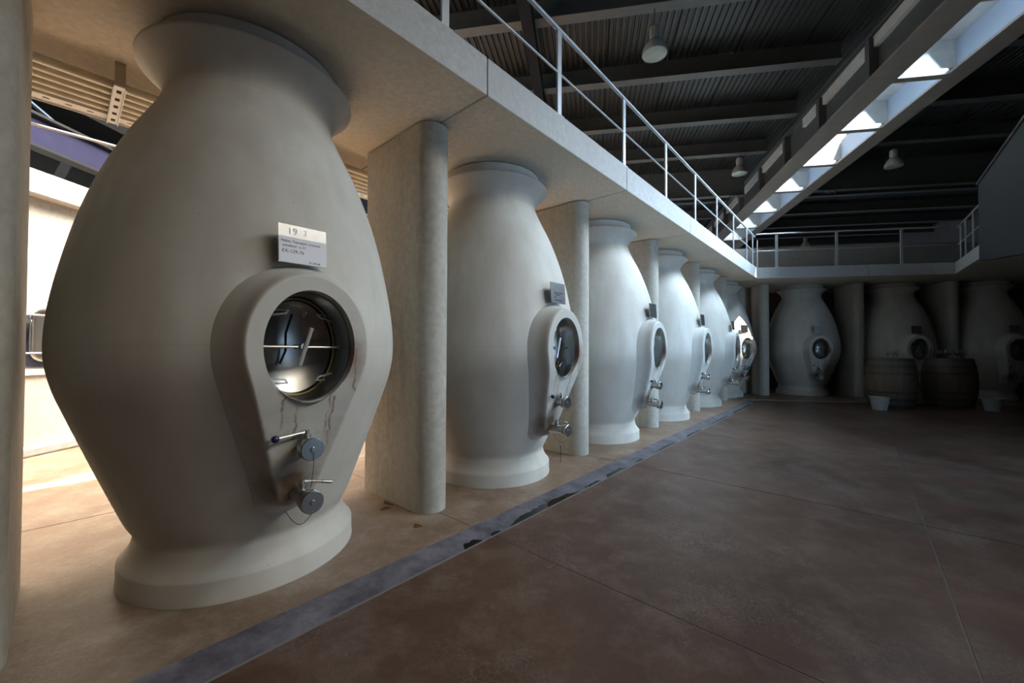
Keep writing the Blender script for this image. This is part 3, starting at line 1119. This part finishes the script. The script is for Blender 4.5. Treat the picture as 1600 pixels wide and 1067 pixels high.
MB().box(-.158, -.15, -.33, .2, .92, 1.47, V).obj('gasket_mat', 'rubber_blue', vat, bevel=.003)  # flat dark blue patch on the vat face
# steelwork above the vat
sb = empty('roof_beam')
tag(sb, 'blue-grey steel beam above the sunlit vat', kind='structure')
V2 = Matrix.Translation((-5.3, 4.2, 0)) @ V
MB().box(-.02, .02, -6, 1.0, 3.36, 3.68, V2).obj('web', 'blue_steel', sb)
MB().box(-.08, .08, -6, 7, 3.33, 3.36, V2).obj('flange', 'dark_steel', sb)
MB().box(-.08, .08, -6, 7, 3.68, 3.71, V2).obj('flange', 'dark_steel', sb)
MB().box(-.06, .06, .98, 1.02, 3.36, 3.68, V2).obj('stiffener', 'blue_steel', sb)
MB().box(-.02, .02, 1.02, 7, 3.36, 3.68, V2).obj('web', 'dark_steel', sb)
br = empty('roof_beam')
tag(br, 'black diagonal brace in the roof above the passage', kind='structure')
MB().tube([(-6.0, 3.4, 4.4), (-4.4, 6.0, 3.7)], .10, 4).obj('brace', 'dark_steel', br)
MB().tube([(-4.6, 5.7, 3.75), (-1.5, 7.5, 4.6)], .09, 4).obj('brace', 'dark_steel', br)
o = MB().box(-13, -9.2, -9, 11, 2.9, 5.4, None).obj('wall_left_upper', 'dark_steel')
tag(o, 'dark upper wall behind the sunlit vat', kind='structure')
o = MB().box(-9.25, -9.2, -9, 11, 0, 2.9).obj('wall_left', 'concrete_dark')
tag(o, 'dark outer wall beyond the vats', kind='structure')
o = MB().box(-7.2, -7.15, -2, 6.4, 2.98, 3.45).obj('window_2', 'sky_sheet')  # pale blue panel added where sky shows behind the slab
tag(o, 'pale blue sheet panel low behind the vat slab', kind='structure')
gp = MB().add([(-5.9, 4.0, 2.97), (-5.9, 5.3, 2.97), (-5.9, 4.0, 3.35), (-5.86, 4.0, 2.97), (-5.86, 5.3, 2.97), (-5.86, 4.0, 3.35)], [(0, 1, 2), (5, 4, 3), (0, 3, 4, 1), (1, 4, 5, 2), (2, 5, 3, 0)]).obj('gusset_plate', 'grey_panel')
tag(gp, 'grey triangular plate standing on the vat slab', 'plate')
# roof of the passage side parted by a narrow slit
pr = empty('ceiling_passage')
tag(pr, 'dark roof over the passage with a long daylight opening', kind='structure')
sa, sb_ = -2.06+.42*(3.5-8.99), -2.06+.42*(17-8.99)
MB().prism([RW(-14, 3.5)[:2], RW(sa-.05, 3.5)[:2], RW(sb_-.05, 17)[:2], RW(-14, 17)[:2]], 5.45, 5.5).obj('roof_sheet', 'dark_steel', pr)
MB().prism([RW(sa+.05, 3.5)[:2], RW(11, 3.5)[:2], RW(11, 17)[:2], RW(sb_+.05, 17)[:2]], 5.45, 5.5).obj('roof_sheet', 'dark_steel', pr)
# thin rod and rail behind
rod = empty('guard_wire', RW(-3.4, 1.72, 0), ROT_ROW)
tag(rod, 'thin pale guard rail strung along the passage', 'rail')
MB().tube([(0, 0, 2.6), (11.5, 0, 2.6)], .010, 8).obj('wire', 'tray_white', rod, True)
for x in (0, 11.5):
    MB().tube([(x, 0, 0), (x, 0, 2.62)], .02, 8).obj('post', 'galvanised', rod, True)
st = MB().tube([RW(-1.99, 2.67, 0), RW(-1.99, 2.9, .11)], .010, 6).obj('hose_stub', 'dark_steel')
tag(st, 'short dark rod lying on the sunlit passage floor', 'rod')
wr = MB().tube([RW(1.573, -.062, 0), RW(1.573, -.062, .155), RW(1.565, -.066, .165), RW(1.557, -.066, .155)], .0025, 6).obj('wire_hook', 'dark_steel')
tag(wr, 'thin bent wire standing on the floor near the second tank', 'wire')

# ------------------------------------------------------------------ high bay lamps
lamp_d = bpy.data.meshes


def make_lamp():
    e = empty('pendant_lamp')
    MB().lathe([(.150, 0), (.152, .006), (.150, .03), (.140, .07), (.118, .115), (.090, .155), (.066, .18), (.058, .19)], 40).obj('shade', 'lamp_shell', e, True, 60)
    MB().lathe([(.146, .004), (.10, -.008), (.05, -.013), (.001, -.014)], 40).obj('lens', 'lamp_lens', e, True, 60)
    h_ = MB().lathe([(.056, .188), (.060, .20), (.060, .33), (.052, .345), (.018, .35), (.001, .35)], 28).obj('housing', 'lamp_shell', e, True, 40)
    for j in range(10):
        a = 2*math.pi*j/10
        MB().box(.056, .066, -.004, .004, .205, .325, Matrix.Rotation(a, 4, 'Z')).obj('fin', 'lamp_shell', h_)
    return e


lamp0 = make_lamp()


def pix_ray(x, y):
    X, Y = x-800, y-533.5
    cr, sr = math.cos(.0043), math.sin(.0043)
    X, Y = X*cr+Y*sr, -X*sr+Y*cr
    a, b_ = X/617.1, -Y/617.1
    c, s = math.cos(.0154), math.sin(.0154)
    return Vector((a, c-b_*s, s+b_*c))


lamp_pos = [((1.76, 4.86, 4.80), 'pendant lamp hanging largest under the roof above the near railing', -4.67),
            ((4.94, 8.55, 4.95), 'pendant lamp hanging over the far end of the near railing', -.5),
            ((7.83, 8.06, 4.90), 'dim pendant lamp hanging on the barrel side of the roof light', -.5),
            ((11.1, 14.9, 5.0), 'small pendant lamp far off behind the far railing', 6.8)]
for i, (p, lab, w) in enumerate(lamp_pos):
    t = lamp0 if i == 0 else copy_tree(lamp0)
    t.location = p
    tag(t, lab, 'lamp', 'pendant lamps under the roof')
    MB().tube([(0, 0, .345), (0, 0, 5.385-p[2])], .006, 6).obj('hook', 'roof_steel', t)

# ------------------------------------------------------------------ barrels, buckets, glasses


def make_barrel():
    e = empty('wine_barrel')
    H, R, r = .97, .40, .335

    def rad(z):
        t = (z/H-.5)*2
        return R-(R-r)*t*t
    prof = [(rad(H*i/24), H*i/24) for i in range(25)]
    MB().lathe(prof, 48, cap0=True).obj('body', 'barrel_oak', e, True, 60)
    MB().lathe([(rad(H), H), (rad(H)-.025, H), (rad(H)-.03, H-.003), (.001, H-.003)], 48).obj('head', 'barrel_oak', e, True, 40)
    for zc in (.03, .16, .30, .67, .81, .94):
        pr_ = []
        for dz, g in ((-.022, .001), (-.02, .005), (.02, .005), (.022, .001)):
            zz = min(max(zc+dz, 0), H)
            pr_.append((rad(zz)+g, zz))
        MB().lathe(pr_, 48).obj('hoop', 'hoop_iron', e, True, 40)
    MB().lathe([(.022, 0), (.020, .02), (0.001, .022)], 14, mtx=axis_mtx((.20, -math.sqrt(.398**2-.2**2), .46), (.5, -.86, 0))).obj('bung', 'cork', e, True, 40)
    return e


b0 = make_barrel()
b0.location = (7.66, 8.00, 0)
tag(b0, 'upright oak barrel with few glasses, next to the far-row pillar', 'barrel', 'oak barrels before the far row')
b1 = copy_tree(b0)
b1.location = (8.86, 8.02, 0)
b1.rotation_euler = (0, 0, .5)
tag(b1, 'upright oak barrel topped with a row of glasses, next to the darkest tank', 'barrel', 'oak barrels before the far row')


def make_glass():
    e = empty('wine_glass')
    MB().lathe([(.033, 0), (.033, .002), (.006, .006), (.004, .012)], 16, cap0=True).obj('foot', 'glass_clear', e, True, 50)
    MB().lathe([(.004, .012), (.0035, .06), (.006, .072)], 10).obj('stem', 'glass_clear', e, True, 50)
    MB().lathe([(.006, .072), (.026, .085), (.037, .11), (.036, .135), (.029, .165), (.0275, .165), (.034, .135), (.035, .11), (.024, .087), (.001, .078)], 18).obj('bowl', 'glass_clear', e, True, 50)
    return e


g0 = make_glass()
first = True
HZ = .97+.0005
for bpos, spots, grp, txt in ((b0.location, [(-.05, -.12), (.05, -.08), (.0, .05)], 'glasses on the barrel by the pillar', 'stemmed glass, %s from the corner-pillar side, on the barrel with few glasses'),
                              (b1.location, [(-.24, -.06), (-.15, -.14), (-.06, -.05), (.02, -.15), (.10, -.06), (.18, -.13), (.24, -.02), (.13, .08), (-.10, .09), (.0, .04)], 'glasses on the barrel by the darkest tank', 'stemmed glass, %s from the corner-pillar side, on the barrel with many glasses')):
    ORD = ['first', 'second', 'third', 'fourth', 'fifth', 'sixth', 'seventh', 'eighth', 'ninth', 'tenth']
    for gi, (x, y) in enumerate(sorted(spots)):
        g = g0 if first else copy_tree(g0)
        first = False
        g.location = (bpos[0]+x, bpos[1]+y, HZ)
        tag(g, txt % ORD[gi], 'glass', grp)


def make_bucket():
    e = empty('bucket')
    MB().lathe([(.105, 0), (.145, .225), (.148, .235), (.163, .235), (.163, .243), (.138, .243), (.100, .012), (.001, .012)], 36, cap0=True).obj('shell', 'bucket_white', e, True, 40)
    pts = [(.15*math.cos(a), -.02-.02*math.sin(a), .225-.16*math.sin(a)) for a in [math.pi*i/14 for i in range(15)]]
    MB().tube(pts, .004, 6).obj('handle', 'galvanised', e, True)
    return e


k0 = make_bucket()
k0.location = (6.99, 7.52, 0)
tag(k0, 'white bucket standing before the barrel with few glasses', 'bucket', 'buckets before the barrels')
k1 = copy_tree(k0)
k1.location = (9.02, 7.42, 0)
tag(k1, 'dim pale bucket standing by the barrel with many glasses', 'bucket', 'buckets before the barrels')

# pump and pipework standing in the shade between corner pillar and far tank
pm = empty('pump', R2(.85, 2.1), ROT_2)
tag(pm, 'dark pump with steel pipework in the shade behind the far tank', 'pump')
MB().box(-.22, .22, -.15, .15, 0, .10).obj('skid', 'machine_dark', pm)
MB().lathe([(.0, -.2), (.12, -.2), (.13, -.15), (.13, .15), (.12, .2), (0, .2)], 20, mtx=axis_mtx((0, 0, .23), (1, 0, 0))).obj('motor', 'machine_dark', pm, True, 40)
MB().tube([(.1, 0, .3), (.1, 0, 2.3), (-.2, 0, 2.4)], .03, 10).obj('riser_pipe', 'steel_satin', pm, True)
MB().tube([(-.12, 0, .3), (-.12, 0, 1.9), (.15, .05, 2.0)], .022, 10).obj('return_pipe', 'steel_satin', pm, True)
for z in (1.95, 2.15, 2.3):
    MB().lathe([(.0, -.02), (.055, -.02), (.055, .02), (0, .02)], 16, mtx=Matrix.Translation((.1, 0, z))).obj('pipe_flange', 'steel_satin', pm, True, 40)
